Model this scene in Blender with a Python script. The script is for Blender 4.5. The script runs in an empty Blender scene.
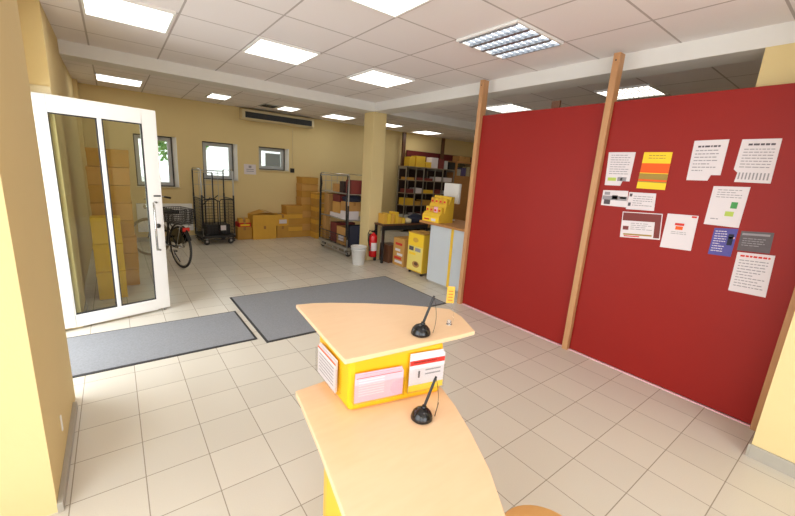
import bpy, bmesh, math, random
from mathutils import Vector, Matrix
random.seed(7)
C = bpy.context.scene.collection
PI = math.pi
R = math.radians

# ------------------------------------------------------------------ materials
MATS = {}
def mat(name, col, rough=0.6, metal=0.0, noise=0.0, nscale=8.0, bump=0.0, bscale=60.0, spec=0.5, trans=0.0):
    m = bpy.data.materials.new(name); m.use_nodes = True
    nt = m.node_tree; b = nt.nodes['Principled BSDF']
    c = (*col, 1)
    b.inputs['Base Color'].default_value = c
    b.inputs['Roughness'].default_value = rough
    b.inputs['Metallic'].default_value = metal
    b.inputs['Specular IOR Level'].default_value = spec
    tc = nt.nodes.new('ShaderNodeTexCoord')
    if noise > 0:
        n = nt.nodes.new('ShaderNodeTexNoise'); n.inputs['Scale'].default_value = nscale; n.inputs['Detail'].default_value = 4
        nt.links.new(tc.outputs['Object'], n.inputs['Vector'])
        mx = nt.nodes.new('ShaderNodeMix'); mx.data_type = 'RGBA'
        mx.inputs[6].default_value = (*[v * (1 - noise) for v in col], 1)
        mx.inputs[7].default_value = (*[min(1, v * (1 + noise)) for v in col], 1)
        nt.links.new(n.outputs['Fac'], mx.inputs[0]); nt.links.new(mx.outputs[2], b.inputs['Base Color'])
    if bump > 0:
        n = nt.nodes.new('ShaderNodeTexNoise'); n.inputs['Scale'].default_value = bscale
        nt.links.new(tc.outputs['Object'], n.inputs['Vector'])
        bp = nt.nodes.new('ShaderNodeBump'); bp.inputs['Strength'].default_value = bump; bp.inputs['Distance'].default_value = 0.004
        nt.links.new(n.outputs['Fac'], bp.inputs['Height']); nt.links.new(bp.outputs['Normal'], b.inputs['Normal'])
    MATS[name] = m
    return m
def srgb(r, g, b):
    f = lambda v: ((v/255+0.055)/1.055)**2.4 if v > 10 else v/255/12.92
    return (f(r), f(g), f(b))
def emis(name, col, s):
    m = bpy.data.materials.new(name); m.use_nodes = True; nt = m.node_tree; nt.nodes.clear()
    e = nt.nodes.new('ShaderNodeEmission'); e.inputs[0].default_value = (*col, 1); e.inputs[1].default_value = s
    o = nt.nodes.new('ShaderNodeOutputMaterial'); nt.links.new(e.outputs[0], o.inputs[0]); return m
def glass(name, tint=(1, 1, 1), refl=0.12):
    m = bpy.data.materials.new(name); m.use_nodes = True; nt = m.node_tree; nt.nodes.clear()
    t = nt.nodes.new('ShaderNodeBsdfTransparent'); t.inputs[0].default_value = (*tint, 1)
    g = nt.nodes.new('ShaderNodeBsdfGlossy'); g.inputs['Roughness'].default_value = 0.02
    mx = nt.nodes.new('ShaderNodeMixShader'); mx.inputs[0].default_value = refl
    o = nt.nodes.new('ShaderNodeOutputMaterial')
    nt.links.new(t.outputs[0], mx.inputs[1]); nt.links.new(g.outputs[0], mx.inputs[2]); nt.links.new(mx.outputs[0], o.inputs[0]); return m
def grid_mat(name, col, line, px, py, ox, oy, w, rough, noise, soft=0.0, bump=0.3, nscale=90):
    m = bpy.data.materials.new(name); m.use_nodes = True; nt = m.node_tree; b = nt.nodes['Principled BSDF']
    N, L = nt.nodes.new, nt.links.new
    tc = N('ShaderNodeTexCoord'); sp = N('ShaderNodeSeparateXYZ'); L(tc.outputs['Object'], sp.inputs[0])
    def mth(op, a, bb=None):
        n = N('ShaderNodeMath'); n.operation = op
        for i, v in enumerate((a, bb)):
            if v is None: continue
            if isinstance(v, (int, float)): n.inputs[i].default_value = v
            else: L(v, n.inputs[i])
        return n.outputs[0]
    ms = []; cells = []
    for k, (p, o) in enumerate(((px, ox), (py, oy))):
        a = mth('SUBTRACT', sp.outputs[k], o - 100 * p)
        q = mth('DIVIDE', a, p); cells.append(mth('FLOOR', q))
        fr = mth('FRACT', q); d = mth('ABSOLUTE', mth('SUBTRACT', fr, 0.5))   # .5 at line
        ms.append(mth('GREATER_THAN', d, 0.5 - w / 2 / p))
    g = mth('MAXIMUM', ms[0], ms[1])
    cv = N('ShaderNodeCombineXYZ'); L(cells[0], cv.inputs[0]); L(cells[1], cv.inputs[1])
    wn = N('ShaderNodeTexWhiteNoise'); wn.noise_dimensions = '2D'; L(cv.outputs[0], wn.inputs['Vector'])
    ns = N('ShaderNodeTexNoise'); ns.inputs['Scale'].default_value = nscale; ns.inputs['Detail'].default_value = 3; L(tc.outputs['Object'], ns.inputs['Vector'])
    fac = mth('ADD', mth('MULTIPLY', wn.outputs['Value'], 0.35), mth('MULTIPLY', ns.outputs['Fac'], 0.65))
    mx = N('ShaderNodeMix'); mx.data_type = 'RGBA'; L(fac, mx.inputs[0])
    mx.inputs[6].default_value = (*[v*(1-noise) for v in col], 1); mx.inputs[7].default_value = (*[min(1, v*(1+noise)) for v in col], 1)
    m2 = N('ShaderNodeMix'); m2.data_type = 'RGBA'; L(g, m2.inputs[0]); L(mx.outputs[2], m2.inputs[6]); m2.inputs[7].default_value = (*line, 1)
    L(m2.outputs[2], b.inputs['Base Color'])
    b.inputs['Roughness'].default_value = rough
    bp = N('ShaderNodeBump'); bp.inputs['Strength'].default_value = bump; bp.inputs['Distance'].default_value = 0.002
    L(mth('SUBTRACT', 1.0, g), bp.inputs['Height']); L(bp.outputs['Normal'], b.inputs['Normal'])
    return m
def wood_mat(name, c1, c2, scale=(2, 2, 22), rough=0.45):
    m = bpy.data.materials.new(name); m.use_nodes = True; nt = m.node_tree; b = nt.nodes['Principled BSDF']
    N, L = nt.nodes.new, nt.links.new
    tc = N('ShaderNodeTexCoord'); mp = N('ShaderNodeMapping'); mp.inputs['Scale'].default_value = scale
    L(tc.outputs['Object'], mp.inputs[0]); n = N('ShaderNodeTexNoise'); n.inputs['Scale'].default_value = 3; n.inputs['Detail'].default_value = 6
    L(mp.outputs[0], n.inputs['Vector']); mx = N('ShaderNodeMix'); mx.data_type = 'RGBA'
    mx.inputs[6].default_value = (*c1, 1); mx.inputs[7].default_value = (*c2, 1); L(n.outputs['Fac'], mx.inputs[0]); L(mx.outputs[2], b.inputs['Base Color'])
    b.inputs['Roughness'].default_value = rough
    return m

M = dict(
    wall=mat('wall_yellow', srgb(222, 201, 147), 0.85, noise=0.03, nscale=2, bump=0.15, bscale=150),
    floor=grid_mat('floor_tile', srgb(210, 204, 191), srgb(156, 147, 132), 0.304, 0.304, 0.004, 1.747, 0.005, 0.27, 0.11, nscale=230),
    ceil=grid_mat('ceiling_tile', srgb(238, 233, 234), srgb(186, 178, 176), 0.646, 0.646, -0.1, 1.93, 0.016, 0.9, 0.03),
    plaster=mat('white_plaster', srgb(226, 224, 220), 0.85, noise=0.02),
    red=mat('red_panel', srgb(144, 26, 19), 0.5, noise=0.05, nscale=3, bump=0.05, bscale=300, spec=0.3),
    post=wood_mat('post_wood', srgb(178, 128, 84), srgb(200, 152, 106), (30, 30, 2)),
    maple=wood_mat('maple_top', srgb(232, 194, 152), srgb(240, 206, 168), (3, 14, 3), 0.35),
    stoolwood=wood_mat('stool_wood', srgb(228, 178, 110), srgb(236, 190, 126), (4, 12, 3), 0.35),
    yellow=mat('yellow_lacquer', srgb(240, 181, 18), 0.4, noise=0.02),
    dyellow=mat('yellow_card', srgb(228, 186, 52), 0.7, noise=0.05),
    card=mat('cardboard', srgb(186, 140, 80), 0.85, noise=0.08, nscale=6, bump=0.1),
    gold=mat('golden_cardboard', srgb(216, 166, 62), 0.8, noise=0.08, nscale=7, bump=0.1),
    gold2=mat('ochre_cardboard', srgb(192, 144, 60), 0.8, noise=0.09, nscale=5, bump=0.1),
    orangecard=mat('tan_cardboard', srgb(200, 152, 80), 0.85, noise=0.06, nscale=5),
    tape=mat('brown_tape', srgb(160, 112, 52), 0.35),
    mat=mat('mat_pile', srgb(142, 144, 148), 0.95, noise=0.22, nscale=70, bump=0.8, bscale=250, spec=0.1),
    rubber=mat('black_rubber', srgb(52, 52, 54), 0.7),
    white=mat('white_paint', srgb(238, 238, 236), 0.4, noise=0.01),
    paper=mat('white_paper', srgb(220, 212, 215), 0.8),
    paley=mat('pale_yellow_print', srgb(232, 212, 112), 0.7),
    pinkpaper=mat('pink_paper', srgb(238, 182, 194), 0.8),
    ink=mat('grey_ink', srgb(150, 146, 150), 0.8),
    darkink=mat('dark_ink', srgb(84, 78, 84), 0.8),
    redink=mat('red_ink', srgb(205, 48, 36), 0.7),
    orange=mat('orange_print', srgb(232, 92, 22), 0.7),
    olive=mat('olive_print', srgb(160, 132, 60), 0.7),
    green=mat('green_print', srgb(70, 150, 80), 0.7),
    lime=mat('lime_print', srgb(180, 200, 90), 0.7),
    blue=mat('blue_print', srgb(78, 74, 150), 0.6, noise=0.15, nscale=30),
    greyp=mat('grey_print', srgb(92, 84, 88), 0.6, noise=0.2, nscale=30),
    yprint=mat('yellow_print', srgb(244, 204, 44), 0.7),
    black=mat('black_plastic', srgb(20, 20, 22), 0.18),
    dark=mat('dark_metal', srgb(44, 44, 46), 0.4, 0.3),
    chrome=mat('chrome', srgb(205, 205, 205), 0.18, 1.0),
    steel=mat('zinc_steel', srgb(178, 178, 176), 0.4, 0.8),
    greyframe=mat('grey_frame', srgb(186, 189, 190), 0.5),
    dframe=mat('dark_frame', srgb(62, 58, 52), 0.5),
    counter=mat('grey_laminate', srgb(196, 202, 206), 0.5, noise=0.02),
    darkwood=wood_mat('dark_wood', srgb(84, 52, 34), srgb(108, 70, 46), (10, 10, 2)),
    midwood=wood_mat('mid_wood', srgb(172, 118, 66), srgb(190, 136, 82), (4, 4, 10)),
    maroon=mat('maroon_board', srgb(104, 22, 24), 0.6, noise=0.05),
    maroonbox=mat('maroon_box', srgb(120, 48, 44), 0.6),
    shelfgrey=mat('shelf_board', srgb(146, 130, 108), 0.6),
    uprightgrey=mat('upright_metal', srgb(150, 142, 128), 0.5),
    shelfdark=mat('shelf_back', srgb(62, 44, 40), 0.8),
    bucket=mat('white_bucket', srgb(222, 222, 220), 0.45),
    exred=mat('extinguisher_red', srgb(200, 22, 26), 0.25),
    base=mat('baseboard_tile', srgb(170, 164, 152), 0.4, noise=0.05, nscale=30),
    cream=mat('cream_plastic', srgb(214, 200, 162), 0.5),
    navy=mat('navy_cloth', srgb(40, 42, 60), 0.9, noise=0.2, nscale=20),
    leaf=mat('leaf_green', srgb(96, 140, 74), 0.8, noise=0.3, nscale=6),
    bark=mat('bark', srgb(96, 80, 62), 0.9),
    render=mat('house_render', srgb(240, 240, 238), 0.9),
    asphalt=mat('yard_paving', srgb(190, 188, 184), 0.95, noise=0.1, nscale=3),
    louver=mat('louver_alu', srgb(150, 154, 160), 0.35, 0.6),
    glass=glass('clear_glass', (0.88, 0.91, 0.88), 0.045),
    acryl=glass('clear_acrylic', (0.97, 0.97, 0.97), 0.06),
    lamp=emis('lamp_diffuser', (1.0, 0.97, 0.90), 4.5),
    lampcool=emis('lamp_tubes', (0.93, 0.97, 1.0), 3.2),
)

# ------------------------------------------------------------------ mesh building
class MB:
    def __init__(s): s.v = []; s.f = []; s.m = []; s.sm = []; s.mats = []; s.xf = None
    def mi(s, m):
        m = M[m] if isinstance(m, str) else m
        if m not in s.mats: s.mats.append(m)
        return s.mats.index(m)
    def add(s, vs, fs, m, smooth=False):
        o = len(s.v)
        if s.xf is not None: vs = [tuple(s.xf @ Vector(p)) for p in vs]
        s.v += [tuple(p) for p in vs]; s.f += [tuple(i + o for i in f) for f in fs]
        k = s.mi(m); s.m += [k] * len(fs); s.sm += [smooth] * len(fs); return s
    def box(s, x0, x1, y0, y1, z0, z1, m):
        vs = [(x, y, z) for z in (z0, z1) for y in (y0, y1) for x in (x0, x1)]
        return s.add(vs, [(0, 2, 3, 1), (4, 5, 7, 6), (0, 1, 5, 4), (2, 6, 7, 3), (0, 4, 6, 2), (1, 3, 7, 5)], m)
    def prism(s, poly, z0, z1, m, axis='z', smooth=False):
        n = len(poly)
        def P(a, b, c): return {'z': (a, b, c), 'y': (a, c, b), 'x': (c, a, b)}[axis]
        vs = [P(a, b, z0) for a, b in poly] + [P(a, b, z1) for a, b in poly]
        s.add(vs, [tuple(range(n))[::-1], tuple(range(n, 2*n))], m)
        return s.add(vs, [(i, (i+1) % n, n+(i+1) % n, n+i) for i in range(n)], m, smooth)
    def tube(s, pts, r, m, seg=8, closed=False, cap=True):
        pts = [Vector(p) for p in pts]; n = len(pts); rs = r if isinstance(r, (list, tuple)) else [r]*n
        vs = []; prev = None
        for i, p in enumerate(pts):
            if closed: t = pts[(i+1) % n] - pts[i-1]
            else: t = pts[min(i+1, n-1)] - pts[max(i-1, 0)]
            t.normalize()
            if prev is None: a = t.orthogonal().normalized()
            else:
                a = prev - t * prev.dot(t)
                a = a.normalized() if a.length > 1e-6 else t.orthogonal().normalized()
            prev = a; b = t.cross(a)
            vs += [p + (a*math.cos(2*PI*k/seg) + b*math.sin(2*PI*k/seg))*rs[i] for k in range(seg)]
        fs = []
        for i in range(n if closed else n-1):
            j = (i+1) % n
            fs += [(i*seg+k, i*seg+(k+1) % seg, j*seg+(k+1) % seg, j*seg+k) for k in range(seg)]
        s.add(vs, fs, m, True)
        if cap and not closed: s.add(vs, [tuple(range(seg))[::-1], tuple(range((n-1)*seg, n*seg))], m)
        return s
    def lathe(s, prof, m, seg=24, c=(0, 0, 0)):
        vs = []; n = len(prof)
        for r, z in prof: vs += [(c[0]+r*math.cos(2*PI*k/seg), c[1]+r*math.sin(2*PI*k/seg), c[2]+z) for k in range(seg)]
        fs = []
        for i in range(n-1): fs += [(i*seg+k, i*seg+(k+1) % seg, (i+1)*seg+(k+1) % seg, (i+1)*seg+k) for k in range(seg)]
        s.add(vs, fs, m, True)
        if prof[0][0] > 1e-4: s.add(vs, [tuple(range(seg))[::-1]], m)
        if prof[-1][0] > 1e-4: s.add(vs, [tuple(range((n-1)*seg, n*seg))], m)
        return s
    def build(s, name, parent=None, bevel=0.0, loc=None, rz=None):
        me = bpy.data.meshes.new(name); me.from_pydata(s.v, [], s.f)
        for m in s.mats: me.materials.append(m)
        me.polygons.foreach_set('material_index', s.m); me.polygons.foreach_set('use_smooth', s.sm)
        bm = bmesh.new(); bm.from_mesh(me); bmesh.ops.remove_doubles(bm, verts=bm.verts, dist=1e-6)
        bmesh.ops.recalc_face_normals(bm, faces=bm.faces); bm.to_mesh(me); bm.free(); me.update()
        o = bpy.data.objects.new(name, me); C.objects.link(o)
        if parent: o.parent = parent
        if loc: o.location = loc
        if rz is not None: o.rotation_euler = (0, 0, rz)
        if bevel:
            b = o.modifiers.new('bevel', 'BEVEL'); b.width = bevel; b.segments = 2; b.limit_method = 'ANGLE'; b.angle_limit = R(50)
        return o
def tag(o, label, cat, group=None):
    o['label'] = label; o['category'] = cat
    if group: o['group'] = group
    return o
def thing(name, label, cat, loc=(0, 0, 0), rz=0, group=None):
    o = bpy.data.objects.new(name, None); C.objects.link(o); o.location = loc; o.rotation_euler = (0, 0, rz); o.empty_display_size = 0.1
    return tag(o, label, cat, group)
def struct(o): o['kind'] = 'structure'; return o
def dup(root, loc, rz=None, label=None, group=None):
    r = root.copy(); C.objects.link(r); r.location = loc
    if rz is not None: r.rotation_euler = (0, 0, rz)
    if label: r['label'] = label
    if group: r['group'] = group
    for ch in list(root.children):
        c = ch.copy(); C.objects.link(c); c.parent = r
        for g in list(ch.children):
            d = g.copy(); C.objects.link(d); d.parent = c
    return r
def bx(*a): return MB().box(*a)

# ------------------------------------------------------------------ camera (solved from the room's own right angles)
cam = bpy.data.cameras.new('camera'); co = bpy.data.objects.new('camera', cam); C.objects.link(co)
yaw, pit, rol = 0.6593, 0.2250, 0.0664
fw = Vector((math.sin(yaw)*math.cos(pit), math.cos(yaw)*math.cos(pit), -math.sin(pit)))
rr = Vector((math.cos(yaw), -math.sin(yaw), 0)); uu = rr.cross(fw)
c_, s_ = math.cos(rol), math.sin(rol)
r2 = c_*rr + s_*uu; u2 = -s_*rr + c_*uu
mw = Matrix((r2, u2, -fw)).transposed().to_4x4(); mw.translation = Vector((0, 0, 1.65)); co.matrix_world = mw
cam.sensor_width = 36; cam.lens = 36*367.67/795; cam.clip_start = 0.02
bpy.context.scene.camera = co

# ------------------------------------------------------------------ room shell
CZ = 2.82
XL, XR, YB, YF = -0.36, 9.8, 8.83, -3.0
struct(bx(-1.3, XR, YF-.2, YB+.2, -0.12, 0, 'floor').build('floor'))
struct(bx(-1.3, XR+.2, YF-.2, YB+.2, CZ, CZ+.15, 'ceil').build('ceiling'))
# left wall: lintel over the doorway, near pier, far wall
wl = MB()
wl.box(-0.75, -0.34, 2.03, 3.09, 0, CZ, 'wall')              # near pier with the jamb face
wl.box(-0.75, -.50, 3.09, 4.44, 2.17, CZ, 'wall')             # lintel
wl.box(-0.75, XL, 4.44, 5.04, 0, CZ, 'wall')                # pier behind the door
wl.box(-0.75, XL, 5.04, 6.06, 2.19, CZ, 'wall')
wl.box(-0.75, XL-.05, 5.04, 6.06, 0, 2.19, 'wall')          # recessed stretch
wl.box(-0.75, XL-.05, 6.06, 8.45, 0, CZ, 'wall')
wl.box(-0.75, XL+.005, 8.45, YB, 0, CZ, 'wall')
struct(wl.build('wall_left'))
# back wall with three window openings
def wall_open(x0, x1, y0, y1, z0, z1, holes, m):            # holes: (a0,a1,b0,b1) in x,z
    w = MB(); xs = x0
    for a0, a1, b0, b1 in sorted(holes):
        w.box(xs, a0, y0, y1, z0, z1, m); w.box(a0, a1, y0, y1, z0, b0, m); w.box(a0, a1, y0, y1, b1, z1, m); xs = a1
    w.box(xs, x1, y0, y1, z0, z1, m); return w
WINS = [(0.35, 0.99, 1.09, 2.07), (1.52, 2.14, 1.27, 2.05), (2.67, 3.30, 1.54, 2.05)]
HOLES = [(a, b+.07, c, d) for a, b, c, d in WINS]
struct(wall_open(-.75, XR, YB, YB+.28, 0, CZ, HOLES, 'wall').build('wall_back'))
for k, (a0, a1, b0, b1) in enumerate(WINS):
    fr = MB(); y0, y1 = YB+.10, YB+.16; t = .022
    for (p0, p1, q0, q1) in ((a0, a1, b1-t, b1), (a0, a1, b0, b0+t), (a0, a0+t, b0+t, b1-t), (a1-t, a1, b0+t, b1-t)): fr.box(p0, p1, y0-.02, y1, q0, q1, 'dframe')
    w = struct(fr.build('window_%d' % (k+1)))
    s = MB(); t2 = .085
    for (p0, p1, q0, q1) in ((a0+t, a1-t, b1-t2, b1-t), (a0+t, a1-t, b0+t, b0+t2), (a0+t, a0+t2, b0+t2, b1-t2), (a1-t2, a1-t, b0+t2, b1-t2)): s.box(p0, p1, y0, y1, q0, q1, 'greyframe')
    s.build('sash', w)
    bx(a0+t2, a1-t2, y0+.025, y0+.035, b0+t2, b1-t2, 'glass').build('pane', w)
    MB().prism([(a1, YB+.28), (a1, YB+.10), (a1+.062, YB-.004), (a1+.07, YB-.004), (a1+.07, YB+.28)], b0, b1, 'white').build('reveal', w)  # white colour stands in for daylight falling on the right-hand reveal
    bx(a0-.0, a1+.09, YB-.03, y0-.02, b0-.02, b0, 'cream').build('window_sill', w, .003)
struct(bx(XR, XR+.2, YF, YB+.15, 0, CZ, 'wall').build('wall_right'))
# shop-front walls behind the camera, with wide openings for daylight
fw_ = MB()
fw_.box(-1.3, XR, YF-.2, YF, 0, .25, 'wall'); fw_.box(-1.3, XR, YF-.2, YF, 2.6, CZ, 'wall')
for xa, xb in ((-1.3, -1.05), (1.6, XR)): fw_.box(xa, xb, YF-.2, YF, .25, 2.6, 'wall')  # unseen right stretch made solid to keep daylight off that side
struct(fw_.build('wall_front'))
ws = MB(); ws.box(-1.3, -1.05, YF, 2.0, 0, .25, 'wall'); ws.box(-1.3, -1.05, YF, 2.0, 2.6, CZ, 'wall')
ws.box(-1.3, -1.05, 1.75, 2.0, .25, 2.6, 'wall'); ws.box(-1.3, -1.05, -.6, -.4, .25, 2.6, 'wall'); ws.box(-1.3, -.75, 2.0, 2.25, 0, CZ, 'wall')
struct(ws.build('wall_side'))
# beams, column, pillars
BZ = 2.68
struct(bx(XL, 3.73, 5.74, 6.06, BZ, CZ, 'plaster').build('trim_1'))
struct(bx(3.73, 4.03, -3, 6.06, BZ, CZ, 'plaster').build('trim_2'))
struct(bx(4.03, XR, 5.74, 6.06, BZ, CZ, 'plaster').build('trim_3'))
struct(bx(3.725, 4.0, 5.75, 6.06, 0, BZ, 'wall').build('wall_column', bevel=.004))
struct(bx(3.725, 4.03, -.2, .76, 0, BZ, 'wall').build('wall_column_right', bevel=.004))
struct(bx(3.165, 3.565, -1.2, 0.2, 0, CZ, 'wall').build('wall_pillar'))
struct(bx(3.15, 3.165, -1.2, 0.2, 0, .09, 'base').build('baseboard_right', bevel=.002))
struct(bx(3.15, 3.56, 0.2, 0.213, 0, .09, 'base').build('baseboard_pillar', bevel=.002))
struct(bx(-0.34, -0.318, 2.02, 2.94, 0, .05, 'base').build('baseboard_left', bevel=.002))
struct(bx(-0.36, -0.348, 4.46, 5.04, 0, .09, 'base').build('baseboard_door', bevel=.002))
struct(bx(XL+.005, XR, YB-.012, YB, 0, .08, 'base').build('baseboard_back'))
# door frame + threshold
df = MB()
df.box(-.57, -.50, 4.37, 4.44, 0, 2.17, 'white'); df.box(-.57, -.50, 3.09, 3.16, 0, 2.17, 'white'); df.box(-.57, -.50, 3.16, 4.37, 2.10, 2.17, 'white')
df.box(-.50, -.36, 4.425, 4.44, 2.11, 2.17, 'cream')
df.box(-.57, -.50, 3.16, 4.37, 0.001, .012, 'steel')
struct(df.build('trim_4', bevel=.003))
# open glazed door leaf
d0 = Vector((-0.491, 4.375, 0)); ang = math.atan2(.251, .968)
door = bpy.data.objects.new('door_1', None); C.objects.link(door); door.location = d0; door.rotation_euler = (0, 0, ang); struct(door)
f = MB(); W = .908; Zb, Zt = .03, 2.105
f.box(0, .095, 0, .055, Zb, Zt, 'white'); f.box(.78, W, 0, .055, Zb, Zt, 'white')
f.box(.095, .78, 0, .055, 1.965, Zt, 'white'); f.box(.095, .78, 0, .055, Zb, .145, 'white'); f.box(.426, .462, .005, .05, .145, 1.965, 'white')
f.build('door_frame', door, .006)
g = MB()
for a, b in ((.095, .426), (.462, .78)):
    for (p0, p1, q0, q1) in ((a, b, 1.955, 1.965), (a, b, .145, .155), (a, a+.008, .155, 1.955), (b-.008, b, .155, 1.955)): g.box(p0, p1, .008, .03, q0, q1, 'rubber')
g.build('gasket', door)
bx(.1, .422, .024, .03, .15, 1.96, 'glass').build('pane', door); bx(.466, .776, .024, .03, .15, 1.96, 'glass').build('pane', door)
h = MB().tube([(.835, .0, 1.2), (.835, -.05, 1.2), (.808, -.055, 1.2), (.808, -.055, .7), (.835, -.05, .7), (.835, 0, .7)], .010, 'chrome', 10)
for z in (1.2, .7): h.lathe([(.018, 0), (.018, .004)], 'chrome', 16, (.835, 0, 0)) if False else None
h.build('handle', door)
k = MB(); k.xf = Matrix.Translation((.85, 0, .95)) @ Matrix.Rotation(PI/2, 4, 'X'); k.lathe([(.024, 0), (.024, .008), (.014, .012), (.012, .02), (0, .02)], 'dark', 16); k.build('lock', door)
bx(.83, .895, -.006, 0, 1.255, 1.27, 'dark').build('door_label', door)
MB().tube([(.86, .03, .0), (.86, .03, .04)], .012, 'steel', 10).build('door_stop', door)
hg = MB()
for z in (.25, 1.1, 1.9): hg.tube([(-.008, .05, z-.05), (-.008, .05, z+.05)], .009, 'steel', 8)
hg.build('hinge', door)

# ------------------------------------------------------------------ ceiling lights
def ceiling_light(x0, x1, y0, y1, label, kind='flat'):
    cx, cy = (x0+x1)/2, (y0+y1)/2; a, b = (x1-x0)/2, (y1-y0)/2
    t = thing('ceiling_light', label, 'ceiling light', (cx, cy, CZ-.02), 0, 'square ceiling lights')
    f = MB(); w = .018
    for q in ((-a, a, -b, -b+w), (-a, a, b-w, b), (-a, -a+w, -b+w, b-w), (a-w, a, -b+w, b-w)): f.box(*q, 0, .02, 'white')
    f.build('light_frame', t)
    if kind == 'flat':
        bx(-a+w, a-w, -b+w, b-w, .008, .018, 'lamp').build('diffuser', t)
    else:
        bx(-a+w, a-w, -b+w, b-w, .016, .019, 'lampcool' if kind == 'cool' else 'lamp').build('diffuser', t)
        g = MB(); n = 4 if kind == 'cool' else 6; LM = 'louver' if kind == 'cool' else 'white'; LW, LX, LZ = (.0015, .02, -.008) if kind == 'cool' else (.006, .008, .004)
        for i in range(1, n):
            xx = -a+w+(2*a-2*w)*i/n; g.box(xx-LX, xx+LX, -b+w, b-w, LZ, .015, LM)
        g.box(-a+w, -a+w+.014, -b+w, b-w, LZ, .015, LM); g.box(a-w-.014, a-w, -b+w, b-w, LZ, .015, LM)
        for i in range(1, 10):
            yy = -b+w+(2*b-2*w)*i/10; g.box(-a+w, a-w, yy-LW, yy+LW, LZ, .015, LM)
        g.build('louver', t)
for a in [(-.09, .52, 3.84, 4.47, 'bright ceiling light at the top left, nearest the front of the hall'),
          (1.20, 1.82, 3.88, 4.48, 'bright square ceiling light left of centre, just before the long beam'),
          (2.50, 3.14, 3.93, 4.54, 'bright ceiling light in front of the column, just before the beam corner'),
          (1.19, 1.81, 1.94, 2.56, 'ceiling light cut by the top edge of the photo, left of the louvred one'),
          (-.10, .50, 7.47, 8.10, 'ceiling light behind the beam, above the first window and open door'),
          (1.48, 1.83, 7.50, 8.05, 'small ceiling light behind the beam, above the second window'),
          (2.82, 3.18, 7.62, 8.15, 'small ceiling light behind the beam, beside the air conditioner'),
          (3.87, 4.47, 7.60, 8.20, 'ceiling light behind the beam, just left of the column top'),
          (5.15, 5.87, 7.65, 8.10, 'narrow lit ceiling light showing just right of the column'),
          (6.72, 7.35, 7.80, 8.45, 'ceiling light above the far shelving unit'),
          (8.2, 8.8, 6.95, 7.5, 'ceiling light barely showing beside the left wooden post')]:
    ceiling_light(*a)
ceiling_light(2.48, 3.12, 1.94, 2.57, 'louvred ceiling light with three metal slats over bluish tubes', 'cool')
ceiling_light(4.95, 5.56, 3.80, 4.42, 'louvred light seen over the left red panel beyond the beam', 'grid')
ceiling_light(4.90, 5.49, 1.91, 2.53, 'louvred light seen behind the middle post above the red panels', 'grid')
for x, y in ((1.2, .0), (2.5, -.6)):
    t = thing('ceiling_light', 'lit square ceiling light out of view, beyond the photo edge', 'ceiling light', (x, y, CZ-.02), 0, 'ceiling lights out of view')
    f = MB()
    for q in ((-.31, .31, -.31, -.29), (-.31, .31, .29, .31), (-.31, -.29, -.29, .29), (.29, .31, -.29, .29)): f.box(*q, 0, .02, 'white')
    f.build('light_frame', t); bx(-.29, .29, -.29, .29, .008, .018, 'lamp').build('diffuser', t)
v = thing('ceiling_vent', 'dark slotted vent grille in the ceiling beside the air conditioner', 'vent', (2.62, 7.95, CZ-.012))
q = MB(); q.box(-.15, .15, -.2, .2, 0, .012, 'greyframe'); q.build('frame', v)
q = MB()
for i in range(6): q.box(-.13, .13, -.17+i*.06, -.14+i*.06, -.006, 0, 'dark')
q.build('slat', v)

# ------------------------------------------------------------------ air conditioner on back wall
ac = thing('air_conditioner', 'long wall air conditioner with black grille, high on the back wall', 'air conditioner', (3.05, 8.83, 2.52))
p = [(0, .05), (-.20, .05), (-.25, .08), (-.25, .22), (-.22, .26), (0, .26)]
MB().prism([(a, b) for a, b in p], -.78, .84, 'cream', 'x').build('casing', ac, .004)
q = MB(); q.box(-.72, .78, -.262, -.251, .085, .205, 'rubber'); q.build('grille', ac)
q = MB()
for i in range(3): q.box(-.71, .77, -.27, -.262, .105+i*.03, .112+i*.03, 'rubber')
q.build('louver', ac)
sk = bx(-.05, .05, -.025, 0, -.05, .05, 'dark').build('wall_socket', None, .004, loc=(3.45, YB, 1.56)); tag(sk, 'small dark switch box on the back wall right of third window', 'switch')
cb = MB().tube([(0, -.006, 0), (0, -.006, .92)], .004, 'cream', 6).build('cable', loc=(3.46, YB, 1.61)); tag(cb, 'thin cable running up the back wall from the dark switch box', 'cable')
nt_ = MB(); nt_.box(-.13, .13, -.004, 0, -.11, .11, 'paper')
for i in range(2): nt_.box(-.08, .08, -.005, -.004, -.05+i*.04, -.035+i*.04, 'ink')
nt_.lathe([(.0, 0), (.03, 0)], 'ink', 12) if False else nt_.box(-.03, .03, -.005, -.004, .03, .08, 'ink')
tag(nt_.build('notice', loc=(2.47, YB, 1.53)), 'white paper notice on the back wall between two windows', 'notice')
rd = thing('radiator', 'white panel radiator low on the back wall behind the bicycle', 'radiator', (.78, YB, .2))
MB().box(-.48, .48, -.10, -.03, 0, .56, 'white').build('panel', rd, .008)
q = MB()
for i in range(23): q.box(-.45+i*.04, -.44+i*.04, -.106, -.10, .03, .53, 'white')
q.build('fin', rd); MB().tube([(.50, -.06, .05), (.54, -.06, .05), (.54, -.06, -.19)], .01, 'white', 8).build('pipe', rd)

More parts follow.
